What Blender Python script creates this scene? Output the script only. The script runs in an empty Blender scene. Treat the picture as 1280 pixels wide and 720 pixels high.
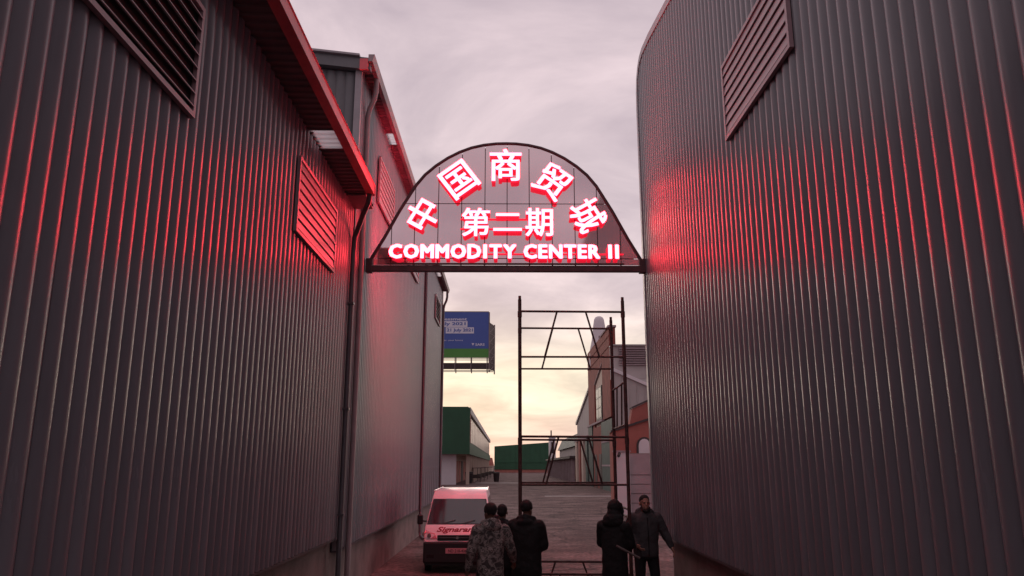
import bpy, bmesh, math, random
from mathutils import Vector, Matrix
random.seed(7)
S = bpy.context.scene
COL = S.collection
R = math.radians

# ------------------------------------------------------------------ camera
cd = bpy.data.cameras.new('camera'); cam = bpy.data.objects.new('camera', cd); COL.objects.link(cam)
cam.location = (0, 0, 2.3)
cam.rotation_euler = (R(90 + 13), 0, R(-0.465))
cd.sensor_width = 36; cd.lens = 27.0; cd.clip_start = .05; cd.clip_end = 6000
S.camera = cam
S.view_settings.view_transform = 'Standard'; S.view_settings.look = 'None'
S.view_settings.exposure = 0; S.view_settings.gamma = 1

# ------------------------------------------------------------------ world: overcast pink dusk
SUN_EL, SUN_ROT = R(6), R(-8)
W = bpy.data.worlds.new('World'); S.world = W; W.use_nodes = True
nt = W.node_tree; nt.nodes.clear()
def N(t, **kw):
    n = nt.nodes.new(t)
    for k, v in kw.items(): setattr(n, k, v)
    return n
L = nt.links.new
out = N('ShaderNodeOutputWorld')
tc = N('ShaderNodeTexCoord'); sep = N('ShaderNodeSeparateXYZ'); L(tc.outputs['Generated'], sep.inputs[0])
# towards the sunset (front): pink haze, cream glow, then mauve-grey cloud
ramp = N('ShaderNodeValToRGB')
def setramp(r, stops):
    e = r.color_ramp.elements
    while len(e) > 1: e.remove(e[-1])
    e[0].position = stops[0][0]; e[0].color = (*stops[0][1], 1)
    for p, c in stops[1:]:
        k = e.new(p); k.color = (*c, 1)
setramp(ramp, [(0, (.84, .62, .58)), (.035, (.90, .67, .62)), (.075, (.98, .83, .68)), (.12, (.98, .86, .69)),
               (.165, (.93, .78, .72)), (.21, (.87, .71, .73)), (.30, (.80, .655, .695)), (.6, (.74, .60, .645)), (1, (.70, .57, .61))])
L(sep.outputs['Z'], ramp.inputs[0])
ramp2 = N('ShaderNodeValToRGB')
setramp(ramp2, [(0, (.52, .40, .45)), (.15, (.57, .45, .50)), (.5, (.65, .52, .56)), (1, (.70, .57, .61))])
L(sep.outputs['Z'], ramp2.inputs[0])
fr = N('ShaderNodeMapRange'); fr.inputs['From Min'].default_value = -.5; fr.inputs['From Max'].default_value = .75
L(sep.outputs['Y'], fr.inputs['Value'])
mx = N('ShaderNodeMixRGB'); L(fr.outputs[0], mx.inputs[0]); L(ramp2.outputs[0], mx.inputs[1]); L(ramp.outputs[0], mx.inputs[2])
# clouds: projected on a plane overhead so they flatten towards the horizon
zc = N('ShaderNodeMath', operation='MAXIMUM'); L(sep.outputs['Z'], zc.inputs[0]); zc.inputs[1].default_value = .0
za = N('ShaderNodeMath', operation='ADD'); L(zc.outputs[0], za.inputs[0]); za.inputs[1].default_value = .18
dx = N('ShaderNodeMath', operation='DIVIDE'); L(sep.outputs['X'], dx.inputs[0]); L(za.outputs[0], dx.inputs[1])
dy = N('ShaderNodeMath', operation='DIVIDE'); L(sep.outputs['Y'], dy.inputs[0]); L(za.outputs[0], dy.inputs[1])
cb = N('ShaderNodeCombineXYZ'); L(dx.outputs[0], cb.inputs[0]); L(dy.outputs[0], cb.inputs[1])
no = N('ShaderNodeTexNoise'); no.inputs['Scale'].default_value = 2.1; no.inputs['Detail'].default_value = 8; no.inputs['Roughness'].default_value = .56; no.inputs['Distortion'].default_value = .5
L(cb.outputs[0], no.inputs['Vector'])
cr = N('ShaderNodeValToRGB'); setramp(cr, [(.28, (.70, .70, .74)), (.40, (.82, .82, .85)), (.50, (.96, .96, .97)), (.60, (1.14, 1.13, 1.12)), (.70, (1.28, 1.28, 1.26))])
L(no.outputs['Fac'], cr.inputs[0])
mu = N('ShaderNodeMixRGB', blend_type='MULTIPLY'); mu.inputs[0].default_value = 1; L(mx.outputs[0], mu.inputs[1]); L(cr.outputs[0], mu.inputs[2])
bg1 = N('ShaderNodeBackground'); L(mu.outputs[0], bg1.inputs[0]); bg1.inputs[1].default_value = 1.0
sky = N('ShaderNodeTexSky'); sky.sky_type = 'NISHITA'; sky.sun_disc = False; sky.sun_elevation = SUN_EL; sky.sun_rotation = SUN_ROT
bg2 = N('ShaderNodeBackground'); L(sky.outputs[0], bg2.inputs[0]); bg2.inputs[1].default_value = .08
ms = N('ShaderNodeMixShader'); ms.inputs[0].default_value = .08
L(bg1.outputs[0], ms.inputs[1]); L(bg2.outputs[0], ms.inputs[2]); L(ms.outputs[0], out.inputs[0])
W.cycles.sampling_method = 'AUTOMATIC'
ld = bpy.data.lights.new('sun', 'SUN'); ld.energy = .5; ld.angle = R(25); ld.color = (1, .86, .74)
sun = bpy.data.objects.new('sun', ld); COL.objects.link(sun)
d = Vector((math.sin(SUN_ROT) * math.cos(SUN_EL), math.cos(SUN_ROT) * math.cos(SUN_EL), math.sin(SUN_EL)))
sun.rotation_euler = d.to_track_quat('Z', 'Y').to_euler(); sun.location = (0, 60, 40)
S.cycles.sample_clamp_indirect = 4; S.cycles.max_bounces = 6; S.cycles.diffuse_bounces = 3; S.cycles.glossy_bounces = 4

# ------------------------------------------------------------------ materials
def mat(name, col, rough=.6, metal=0, var=.25, scale=3.0, bump=0, bscale=40, spec=.5, stretch=(1, 1, 1), col2=None, emis=None, es=0, rvar=0):
    m = bpy.data.materials.new(name); m.use_nodes = True; t = m.node_tree
    b = t.nodes['Principled BSDF']
    b.inputs['Roughness'].default_value = rough; b.inputs['Metallic'].default_value = metal
    b.inputs['Specular IOR Level'].default_value = spec
    tc = t.nodes.new('ShaderNodeTexCoord'); mp = t.nodes.new('ShaderNodeMapping'); mp.inputs['Scale'].default_value = stretch
    t.links.new(tc.outputs['Object'], mp.inputs[0])
    n = t.nodes.new('ShaderNodeTexNoise'); n.inputs['Scale'].default_value = scale; n.inputs['Detail'].default_value = 6; n.inputs['Roughness'].default_value = .62
    t.links.new(mp.outputs[0], n.inputs['Vector'])
    r = t.nodes.new('ShaderNodeValToRGB'); e = r.color_ramp.elements
    a = tuple(c * (1 - var) for c in col); z = col2 or tuple(min(1, c * (1 + var)) for c in col)
    e[0].position = .32; e[0].color = (*a, 1); e[1].position = .68; e[1].color = (*z, 1)
    t.links.new(n.outputs['Fac'], r.inputs[0]); t.links.new(r.outputs[0], b.inputs['Base Color'])
    if rvar:
        mr = t.nodes.new('ShaderNodeMapRange'); mr.inputs['To Min'].default_value = rough - rvar; mr.inputs['To Max'].default_value = rough + rvar
        mr.inputs['From Min'].default_value = .3; mr.inputs['From Max'].default_value = .7
        t.links.new(n.outputs['Fac'], mr.inputs['Value']); t.links.new(mr.outputs[0], b.inputs['Roughness'])
    if bump:
        n2 = t.nodes.new('ShaderNodeTexNoise'); n2.inputs['Scale'].default_value = bscale; n2.inputs['Detail'].default_value = 4
        t.links.new(mp.outputs[0], n2.inputs['Vector'])
        bp = t.nodes.new('ShaderNodeBump'); bp.inputs['Strength'].default_value = bump; bp.inputs['Distance'].default_value = .02
        t.links.new(n2.outputs['Fac'], bp.inputs['Height']); t.links.new(bp.outputs[0], b.inputs['Normal'])
    if emis: b.inputs['Emission Color'].default_value = (*emis, 1); b.inputs['Emission Strength'].default_value = es
    return m
M = {}
M['clad'] = mat('charcoal_sheet', (.188, .184, .205), .26, 0, .20, 1.1, .025, 1.6, .32, (1, 1, .22), rvar=.04)
M['clad_gable'] = mat('grey_sheet', (.13, .13, .14), .4, 0, .1, 1.5, .04, 9)
M['trim'] = mat('pale_grey_trim', (.33, .30, .32), .38, 0, .12, 4)
M['trim_dark'] = mat('charcoal_trim', (.085, .078, .088), .35, 0, .15, 4)
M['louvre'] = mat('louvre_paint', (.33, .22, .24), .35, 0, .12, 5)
M['void'] = mat('dark_inside', (.008, .008, .009), .9, 0, .1)  # near-black colour in place of unlit depth; the zip uses it too
M['fascia_red'] = mat('red_fascia', (.70, .10, .12), .4, 0, .18, 3, 0, 40, .5)
M['soffit'] = mat('soffit_sheet', (.17, .12, .13), .5, 0, .2, 2)
M['gutter'] = mat('gutter', (.30, .22, .23), .4, 0, .15, 3)
M['plaster'] = mat('plinth_plaster', (.24, .185, .175), .85, 0, .28, 1.8, .4, 30)
M['ground'] = None
M['steel_dark'] = mat('dark_brown_steel', (.085, .034, .040), .5, .2, .3, 8)
M['rust'] = mat('rusty_tube', (.095, .042, .038), .62, .2, .5, 14, .3, 60)
M['mirror'] = mat('polished_panel', (.74, .62, .64), .055, .82, .04, .8)
M['green'] = mat('green_sheet', (.018, .085, .042), .6, 0, .15, .4)
M['white_wall'] = mat('white_wall', (.62, .58, .60), .8, 0, .06, .8)
M['cream'] = mat('cream_wall', (.55, .46, .38), .8, 0, .1, .4)
M['greywall'] = mat('grey_render', (.38, .345, .335), .8, 0, .12, .3)
M['roofgrey'] = mat('grey_roof', (.42, .40, .39), .6, 0, .1, .5)
M['brick'] = mat('red_brick', (.235, .058, .045), .85, 0, .28, 1.2, .3, 12)
M['terra'] = mat('terracotta', (.33, .105, .085), .85, 0, .15, .8)
M['greenpl'] = mat('faded_green', (.062, .095, .082), .7, 0, .2, .8)
M['darkwood'] = mat('dark_frame', (.05, .035, .035), .6, 0, .2, 3)
M['pane'] = mat('window_glass', (.035, .03, .035), .45, 0, .1, 1, spec=.25)
M['panelight'] = mat('curtained_glass', (.62, .55, .44), .35, 0, .15, .5)
M['precast'] = mat('precast_concrete', (.34, .265, .28), .85, 0, .12, 1.5, .2, 20)
M['redtile'] = mat('red_tile', (.42, .16, .13), .8, 0, .15, 1)
M['vanwhite'] = mat('van_white', (.80, .77, .78), .25, 0, .03, 2, spec=.5)
M['black_plastic'] = mat('black_plastic', (.012, .012, .013), .45, 0, .2, 6)
M['tyre'] = mat('tyre_rubber', (.012, .012, .012), .8, 0, .2, 6)
M['glass'] = mat('windscreen_glass', (.025, .028, .034), .08, 0, .05, 1, spec=1)
M['lamp'] = mat('headlight_glass', (.75, .30, .34), .1, .3, .1, 14, spec=.8)
M['chrome'] = mat('chrome', (.8, .8, .8), .12, 1, .02)
M['redtext'] = mat('dark_red_vinyl', (.22, .008, .03), .5, 0, .05)
M['plate'] = mat('number_plate', (.55, .36, .38), .5, 0, .05)
M['ink'] = mat('plate_ink', (.05, .02, .03), .6, 0, .05)
M['bb_blue'] = mat('billboard_blue', (.055, .105, .36), .6, 0, .1, .12)
M['bb_green'] = mat('billboard_green', (.07, .25, .045), .6, 0, .08, .3)
M['bb_white'] = mat('billboard_white', (.62, .64, .72), .6, 0, .02)
M['bb_steel'] = mat('billboard_steel', (.22, .18, .175), .6, .2, .15, 1)
M['bin'] = mat('dark_bin', (.03, .022, .025), .6, 0, .2)
M['skin'] = mat('skin', (.17, .085, .06), .55, 0, .12, 14)
M['skin_light'] = mat('skin_light', (.42, .22, .165), .55, 0, .12, 14)
M['hair'] = mat('black_hair', (.012, .009, .009), .75, 0, .3, 60, .5, 90)
M['black_cloth'] = mat('black_cloth', (.010, .009, .010), .85, 0, .3, 8, .5, 30)
M['dark_cloth'] = mat('dark_cloth', (.022, .018, .021), .85, 0, .3, 8, .5, 30)
M['grey_cloth'] = mat('grey_jacket_cloth', (.060, .056, .060), .8, 0, .3, 8, .6, 25)
M['trouser'] = mat('dark_trouser', (.014, .013, .016), .85, 0, .3, 9, .4, 30)
M['shoe'] = mat('shoe', (.015, .012, .012), .5, 0, .2)
M['wood_pale'] = mat('pale_bar', (.14, .115, .11), .5, 0, .15, 8)

def camo():
    m = bpy.data.materials.new('camouflage_cloth'); m.use_nodes = True; t = m.node_tree; b = t.nodes['Principled BSDF']
    b.inputs['Roughness'].default_value = .85
    tc = t.nodes.new('ShaderNodeTexCoord')
    v = t.nodes.new('ShaderNodeTexNoise'); v.inputs['Scale'].default_value = 13; v.inputs['Detail'].default_value = 2.5; v.inputs['Distortion'].default_value = .6
    t.links.new(tc.outputs['Object'], v.inputs['Vector'])
    r = t.nodes.new('ShaderNodeValToRGB'); r.color_ramp.interpolation = 'CONSTANT'
    setramp(r, [(0, (.06, .05, .05)), (.42, (.16, .14, .13)), (.48, (.30, .26, .245)), (.56, (.09, .075, .07)), (.62, (.38, .33, .31))])
    t.links.new(v.outputs['Fac'], r.inputs[0]); t.links.new(r.outputs[0], b.inputs['Base Color'])
    n2 = t.nodes.new('ShaderNodeTexNoise'); n2.inputs['Scale'].default_value = 20; t.links.new(tc.outputs['Object'], n2.inputs['Vector'])
    bp = t.nodes.new('ShaderNodeBump'); bp.inputs['Strength'].default_value = .6; bp.inputs['Distance'].default_value = .02
    t.links.new(n2.outputs['Fac'], bp.inputs['Height']); t.links.new(bp.outputs[0], b.inputs['Normal'])
    return m
M['camo'] = camo()

def emitter(name, col, st):
    m = bpy.data.materials.new(name); m.use_nodes = True; b = m.node_tree.nodes['Principled BSDF']
    b.inputs['Base Color'].default_value = (.6, .05, .06, 1); b.inputs['Emission Color'].default_value = (*col, 1); b.inputs['Emission Strength'].default_value = st
    return m
M['face'] = emitter('lit_letter_face', (1, .037, .055), 28.0)
M['rear'] = emitter('lit_rear_face', (1, .038, .075), 66.0)
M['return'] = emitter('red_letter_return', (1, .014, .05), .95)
def translucent():
    m = bpy.data.materials.new('translucent_sheet'); m.use_nodes = True; t = m.node_tree; t.nodes.clear()
    o = t.nodes.new('ShaderNodeOutputMaterial'); a = t.nodes.new('ShaderNodeBsdfTranslucent'); a.inputs[0].default_value = (.9, .88, .88, 1)
    tr = t.nodes.new('ShaderNodeBsdfTransparent'); tr.inputs[0].default_value = (.95, .93, .94, 1)
    mx = t.nodes.new('ShaderNodeMixShader'); mx.inputs[0].default_value = .45
    t.links.new(a.outputs[0], mx.inputs[1]); t.links.new(tr.outputs[0], mx.inputs[2]); t.links.new(mx.outputs[0], o.inputs[0]); return m
M['translucent'] = translucent()

def ground_mat():
    m = bpy.data.materials.new('concrete_ground'); m.use_nodes = True; t = m.node_tree; b = t.nodes['Principled BSDF']
    tc = t.nodes.new('ShaderNodeTexCoord')
    n1 = t.nodes.new('ShaderNodeTexNoise'); n1.inputs['Scale'].default_value = .55; n1.inputs['Detail'].default_value = 8; n1.inputs['Roughness'].default_value = .65
    n2 = t.nodes.new('ShaderNodeTexNoise'); n2.inputs['Scale'].default_value = 9; n2.inputs['Detail'].default_value = 5
    t.links.new(tc.outputs['Object'], n1.inputs['Vector']); t.links.new(tc.outputs['Object'], n2.inputs['Vector'])
    r = t.nodes.new('ShaderNodeValToRGB'); setramp(r, [(.32, (.062, .034, .034)), (.5, (.130, .078, .075)), (.66, (.23, .15, .145))])
    r2 = t.nodes.new('ShaderNodeValToRGB'); setramp(r2, [(.35, (.55, .55, .55)), (.65, (1.35, 1.35, 1.35))])
    t.links.new(n1.outputs['Fac'], r.inputs[0]); t.links.new(n2.outputs['Fac'], r2.inputs[0])
    mu = t.nodes.new('ShaderNodeMixRGB'); mu.blend_type = 'MULTIPLY'; mu.inputs[0].default_value = 1
    t.links.new(r.outputs[0], mu.inputs[1]); t.links.new(r2.outputs[0], mu.inputs[2])
    v = t.nodes.new('ShaderNodeTexVoronoi'); v.feature = 'DISTANCE_TO_EDGE'; v.inputs['Scale'].default_value = .33
    mp = t.nodes.new('ShaderNodeVectorMath'); mp.operation = 'ADD'; t.links.new(tc.outputs['Object'], mp.inputs[0])
    n3 = t.nodes.new('ShaderNodeTexNoise'); n3.inputs['Scale'].default_value = 1.4; n3.inputs['Detail'].default_value = 5; t.links.new(tc.outputs['Object'], n3.inputs['Vector'])
    t.links.new(n3.outputs['Color'], mp.inputs[1]); t.links.new(mp.outputs[0], v.inputs['Vector'])
    cr = t.nodes.new('ShaderNodeValToRGB'); setramp(cr, [(0, (.35, .35, .35)), (.02, (1, 1, 1))])
    t.links.new(v.outputs['Distance'], cr.inputs[0])
    mu2 = t.nodes.new('ShaderNodeMixRGB'); mu2.blend_type = 'MULTIPLY'; mu2.inputs[0].default_value = 1
    t.links.new(mu.outputs[0], mu2.inputs[1]); t.links.new(cr.outputs[0], mu2.inputs[2])
    t.links.new(mu2.outputs[0], b.inputs['Base Color'])
    b.inputs['Roughness'].default_value = .85; b.inputs['Specular IOR Level'].default_value = .2
    bp = t.nodes.new('ShaderNodeBump'); bp.inputs['Strength'].default_value = .9; bp.inputs['Distance'].default_value = .03
    t.links.new(n2.outputs['Fac'], bp.inputs['Height']); t.links.new(bp.outputs[0], b.inputs['Normal'])
    return m
M['ground'] = ground_mat()

# ------------------------------------------------------------------ builders
def wloc(o):
    v = Vector((0, 0, 0))
    while o is not None: v += Vector(o.location); o = o.parent
    return v
def tag(o, label=None, cat=None, group=None, kind=None):
    if label: o['label'] = label
    if cat: o['category'] = cat
    if group: o['group'] = group
    if kind: o['kind'] = kind
    return o
def thing(name, loc, label, cat, group=None):
    o = bpy.data.objects.new(name, None); COL.objects.link(o); o.location = loc; o.empty_display_size = .2
    return tag(o, label, cat, group)
def link(name, me, parent=None, loc=(0, 0, 0), rot=None, m=None):
    if m is not None and not me.materials: me.materials.append(m)
    o = bpy.data.objects.new(name, me); COL.objects.link(o); o.location = loc
    if rot: o.rotation_euler = rot
    o.parent = parent
    return o
class MB:
    def __init__(s): s.v = []; s.f = []
    def add(s, vs, fs):
        k = len(s.v); s.v += [tuple(p) for p in vs]; s.f += [tuple(i + k for i in f) for f in fs]; return s
    def box(s, x0, y0, z0, x1, y1, z1):
        if x0 > x1: x0, x1 = x1, x0
        if y0 > y1: y0, y1 = y1, y0
        if z0 > z1: z0, z1 = z1, z0
        return s.add([(x0, y0, z0), (x1, y0, z0), (x1, y1, z0), (x0, y1, z0), (x0, y0, z1), (x1, y0, z1), (x1, y1, z1), (x0, y1, z1)],
                     [(0, 3, 2, 1), (4, 5, 6, 7), (0, 1, 5, 4), (1, 2, 6, 5), (2, 3, 7, 6), (3, 0, 4, 7)])
    def tube(s, pts, r, n=10, caps=True):
        pts = [Vector(p) for p in pts]; rs = r if isinstance(r, (list, tuple)) else [r] * len(pts)
        vs = []; fs = []; prev = None
        for i, p in enumerate(pts):
            a = pts[max(i - 1, 0)]; b = pts[min(i + 1, len(pts) - 1)]; t = (b - a).normalized()
            if prev is None:
                u = t.orthogonal().normalized()
            else:
                u = (prev - t * prev.dot(t)).normalized()
            prev = u; w = t.cross(u)
            for k in range(n):
                q = 2 * math.pi * k / n; vs.append(p + (u * math.cos(q) + w * math.sin(q)) * rs[i])
        for i in range(len(pts) - 1):
            for k in range(n):
                a = i * n + k; b = i * n + (k + 1) % n; fs.append((a, b, b + n, a + n))
        if caps:
            fs.append(tuple(range(n))[::-1]); fs.append(tuple(range((len(pts) - 1) * n, len(pts) * n)))
        return s.add(vs, fs)
    def prism(s, poly, axis, a0, a1):
        # poly: 2-D points; axis x: (y,z), axis y: (x,z), axis z: (x,y)
        def P(p, a): return {'x': (a, p[0], p[1]), 'y': (p[0], a, p[1]), 'z': (p[0], p[1], a)}[axis]
        n = len(poly); vs = [P(p, a0) for p in poly] + [P(p, a1) for p in poly]
        fs = [tuple(range(n)), tuple(range(2 * n - 1, n - 1, -1))] + [(i, i + n, (i + 1) % n + n, (i + 1) % n) for i in range(n)]
        return s.add(vs, fs)
    def mesh(s, name, off=(0, 0, 0), smooth=False):
        me = bpy.data.meshes.new(name); me.from_pydata([(a - off[0], b - off[1], c - off[2]) for a, b, c in s.v], [], s.f)
        bm = bmesh.new(); bm.from_mesh(me); bmesh.ops.recalc_face_normals(bm, faces=bm.faces); bm.to_mesh(me); bm.free()
        if smooth:
            for p in me.polygons: p.use_smooth = True
            me.set_sharp_from_angle(angle=R(40))
        return me
    def build(s, name, m, parent=None, smooth=False, base=None, bevel=0):
        if parent is not None: off = wloc(parent); loc = (0, 0, 0)
        elif base is not None: off = base; loc = base
        else:
            xs = [p[0] for p in s.v]; ys = [p[1] for p in s.v]; zs = [p[2] for p in s.v]
            off = ((min(xs) + max(xs)) / 2, (min(ys) + max(ys)) / 2, min(zs)); loc = off
        me = s.mesh(name, off, smooth)
        o = link(name, me, parent, loc, None, m)
        if bevel:
            bv = o.modifiers.new('bevel', 'BEVEL'); bv.width = bevel; bv.segments = 2; bv.limit_method = 'ANGLE'; bv.angle_limit = R(40)
        return o
def B(*a): return MB().box(*a)
def T(pts, r, n=10): return MB().tube(pts, r, n)
def baked(o):
    dg = bpy.context.evaluated_depsgraph_get(); dg.update()
    return bpy.data.meshes.new_from_object(o.evaluated_get(dg))

# ------------------------------------------------------------------ ground
gm = MB(); n = 40
gm.add([(-3000, -60, 0), (3000, -60, 0), (3000, 5000, 0), (-3000, 5000, 0)], [(0, 1, 2, 3)])
tag(gm.build('ground', M['ground'], base=(0, 0, 0)), kind='structure')
M['apron'] = mat('pale_concrete', (.30, .25, .245), .7, 0, .2, 1.2, .3, 20)
tag(B(3.0, 60, 0, 9.6, 61.2, .012).build('concrete_channel', M['apron']), kind='structure')
tag(B(-4.0, 104, 0, 9.6, 107, .012).build('concrete_strip', M['apron']), kind='structure')

# ------------------------------------------------------------------ corrugated cladding
PITCH = .18; DEP = .032; SHEET = 4 * PITCH
def sheet_profile(ribs, pitch=PITCH):
    # (t, d) along the sheet: rounded crests meeting in narrow valleys
    o = []; n = 14
    for i in range(ribs):
        for k in range(n):
            u = k / n; o.append(((i + u) * pitch, DEP * math.sin(math.pi * u) ** .92))
    o.append((ribs * pitch, 0)); return o
def smooth_sheet(me):
    me.polygons.foreach_set('use_smooth', [True] * len(me.polygons)); me.set_sharp_from_angle(angle=R(32))
def sheet_mesh(name, z0, z1, side, ribs=4, topf=None):
    pr = sheet_profile(ribs); vs = []; fs = []
    for t, dd in pr:
        zt = topf(t) if topf else z1
        vs += [(-side * dd, t, z0), (-side * dd, t, zt)]
    for i in range(len(pr) - 1): fs.append((2 * i, 2 * i + 2, 2 * i + 3, 2 * i + 1) if side > 0 else (2 * i, 2 * i + 1, 2 * i + 3, 2 * i + 2))
    me = bpy.data.meshes.new(name); me.from_pydata(vs, [], fs); me.materials.append(M['clad']); smooth_sheet(me)
    return me
def clad_run(parent, X, y0, y1, z0, z1, side, topf=None):
    base = wloc(parent); y = y0; shared = None; n = 0
    while y < y1 - 1e-4:
        ribs = 4 if y + SHEET <= y1 + 1e-4 else max(1, round((y1 - y) / PITCH))
        if topf: me = sheet_mesh('cladding_sheet', z0, z1, side, ribs, lambda t, yy=y: topf(yy + t))
        elif ribs == 4:
            shared = shared or sheet_mesh('cladding_sheet', z0, z1, side); me = shared
        else: me = sheet_mesh('cladding_sheet', z0, z1, side, ribs)
        j = .0015 * (n % 2) + random.uniform(-.0008, .0008)
        o = link('cladding_sheet', me, parent, (X - side * j - base[0], y - base[1], -base[2]))
        o.rotation_euler = (0, 0, R(random.uniform(-.12, .12)))
        y += ribs * PITCH; n += 1
def louvre(parent, X, side, y0, y1, z0, z1, n, closed=True, m=None, mb=None, label=None):
    """framed metal louvre fixed over the ribs; side=+1 wall on the right of the alley"""
    m = m or M['louvre']; mb = mb or m; s = -side
    fr = MB(); w = .045; a = X + s * (DEP + .002); b = X + s * (DEP + .045)
    fr.box(a, y0, z0, b, y1, z0 + w).box(a, y0, z1 - w, b, y1, z1).box(a, y0, z0 + w, b, y0 + w, z1 - w).box(a, y1 - w, z0 + w, b, y1, z1 - w)
    f = fr.build('louvre_frame', m, parent)
    if label: f['label'] = label
    bk = MB(); c0 = X + s * (DEP + .003); bk.box(c0, y0 + w, z0 + w, c0 + s * .004, y1 - w, z1 - w); bk.build('louvre_shade_sheet', M['void'], f)  # black sheet over the uncut wall, painted shade for the louvre opening
    h = (z1 - z0 - 2 * w) / n
    off = wloc(f)
    me = None
    if closed: prof = [(.022, h * .95), (.026, h * .98), (.042, h * .14), (.042, h * .10), (.008, h * .10), (.008, h * .13), (.037, h * .13)]
    else: prof = [(.012, h * .62), (.015, h * .66), (.052, h * .40), (.052, h * .32), (.048, h * .32), (.046, h * .38)]
    bl = MB().prism([(s * p, q) for p, q in prof], 'y', 0, y1 - y0 - 2 * w)
    me = bl.mesh('louvre_blade'); me.materials.append(mb)
    for i in range(n):
        link('louvre_blade', me, f, (X + s * DEP - off[0], y0 + w - off[1], z0 + w + i * h - off[2]))
    return f
def downpipe(parent, pts, r, m):
    p = MB().tube(pts, r, 12).build('downpipe', m, parent, smooth=True)
    return p

XW = 2.75
# ---- near left shed
near = thing('metal_shed', (-6, 2, 0), 'low charcoal ribbed metal shed with red eave filling the left foreground', 'building')
clad_run(near, -XW, -6.24, 13.2, 1.16, 6.80, -1)
B(-14, -6.24, 0, -2.86, 13.18, 1.14).build('plinth', M['plaster'], near)
B(-14, -6.2, 1.145, -2.80, 13.17, 6.79).build('wall', M['clad'], near)
B(-2.86, -6.24, 1.125, -XW + .02, 13.2, 1.155).build('drip_trim', M['trim_dark'], near)
B(-2.80, 13.14, 1.16, -XW + .05, 13.215, 6.8).build('corner_flashing', M['trim_dark'], near)
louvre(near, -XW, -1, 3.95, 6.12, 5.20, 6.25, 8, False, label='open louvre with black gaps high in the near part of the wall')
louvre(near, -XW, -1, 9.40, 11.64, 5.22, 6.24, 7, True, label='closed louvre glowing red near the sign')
# overhang: ribbed soffit sheets laid across, one of them translucent
def soffit_run(parent, x0, x1, y0, y1, z, gaps):
    y = y0
    while y < y1 - .01:
        ye = min(y + .62, y1)
        hit = [g for g in gaps if abs(y - g) < .31]
        s = MB(); k = y; vs = []; fs = []
        prof = []
        while k < ye - .001:
            prof += [(k, z), (k + .05, z), (k + .07, z + .02), (k + .13, z + .02), (k + .15, z)]; k += .155
        prof.append((ye, z))
        for (a, b) in prof: vs += [(x0, a, b), (x1, a, b)]
        for i in range(len(prof) - 1): fs.append((2 * i, 2 * i + 1, 2 * i + 3, 2 * i + 2))
        s.add(vs, fs)
        if hit: s.build('skylight_sheet', M['translucent'], parent)
        else: s.build('soffit_sheet', M['soffit'], parent)
        y = ye
soffit_run(near, -2.75, -2.38, -6.2, 12.5, 6.83, [9.92])
soffit_run(near, -2.77, -2.38, 12.5, 13.1, 6.83, [])
gf = MB().prism([(-2.38, 6.80), (-2.25, 6.80), (-2.25, 6.95), (-2.235, 6.965), (-2.25, 6.98), (-2.38, 6.98)], 'y', -6.2, 12.46)
gf.build('fascia_gutter', M['fascia_red'], near)
B(-2.385, 12.462, 6.79, -2.24, 12.475, 6.985).build('gutter_end', M['fascia_red'], near)
MB().prism([(-2.7, 6.86), (-2.7, 6.90), (-14, 8.0), (-14, 7.9)], 'y', -6.2, 13.15).build('roof', M['clad_gable'], near)
B(-2.75, 12.46, 6.80, -2.40, 13.19, 6.824).build('eave_return', M['soffit'], near)
downpipe(near, [(-2.32, 12.40, 6.80), (-2.34, 12.42, 6.66), (-2.45, 12.6, 6.52), (-2.60, 12.9, 6.32), (-2.66, 12.98, 6.20), (-2.67, 12.98, 5.9), (-2.67, 12.98, .25), (-2.64, 12.94, .12), (-2.55, 12.86, .06)], .045, M['trim_dark'])
for z in (1.5, 3.2, 5.0): B(-2.74, 12.92, z, -2.615, 13.04, z + .035).build('pipe_bracket', M['trim_dark'], near)

# ---- tall left shed beyond
tall = thing('metal_shed', (-7, 23, 0), 'taller charcoal ribbed metal shed beyond the sign on the left, with swan-neck downpipes', 'building')
clad_run(tall, -XW - .02, 13.3, 32.6, .95, 9.68, -1)
B(-14, 13.2, 0, -2.90, 32.58, .93).build('plinth', M['plaster'], tall)
B(-2.94, 13.22, .91, -XW - .005, 32.6, .945).build('drip_trim', M['trim_dark'], tall)
B(-2.84, 13.212, .94, -XW + .03, 13.30, 9.66).build('corner_flashing', M['trim'], tall)
B(-2.84, 32.6, .94, -XW + .03, 32.66, 9.66).build('corner_flashing', M['trim'], tall)
MB().prism([(-14, .94), (-2.82, .94), (-2.82, 9.66), (-14, 10.95)], 'y', 13.32, 32.57).build('wall', M['clad'], tall)
# gable facing the camera: ribbed sheets below a smooth verge flashing
def gtop(x): return 9.72 + (-2.5 - x) * .115
gx = -2.86; k = 0
while gx > -9:
    s = MB(); vs = []; fs = []
    for t, dd in sheet_profile(4):
        x = gx - t; vs += [(x, 13.30 - dd, 6.6), (x, 13.30 - dd, gtop(x) - .22)]
    m_ = len(vs) // 2
    for i in range(m_ - 1): fs.append((2 * i, 2 * i + 1, 2 * i + 3, 2 * i + 2))
    s.add(vs, fs).build('gable_sheet', M['clad_gable'], tall); gx -= SHEET
MB().prism([(-2.55, gtop(-2.55) + .04), (-2.55, gtop(-2.55) - .2), (-9, gtop(-9) - .2), (-9, gtop(-9) + .04)], 'y', 13.12, 13.25).build('verge_flashing', M['clad_gable'], tall)
MB().prism([(-2.75, gtop(-2.75) + .03), (-2.75, gtop(-2.75) + .07), (-9, gtop(-9) + .09), (-14, 11.1), (-14, 11.0), (-9, gtop(-9) + .05)], 'y', 13.05, 32.9).build('roof', M['trim'], tall)
soffit_run(tall, -2.765, -2.575, 13.26, 32.7, 9.70, [16.3, 29.4])
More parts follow.
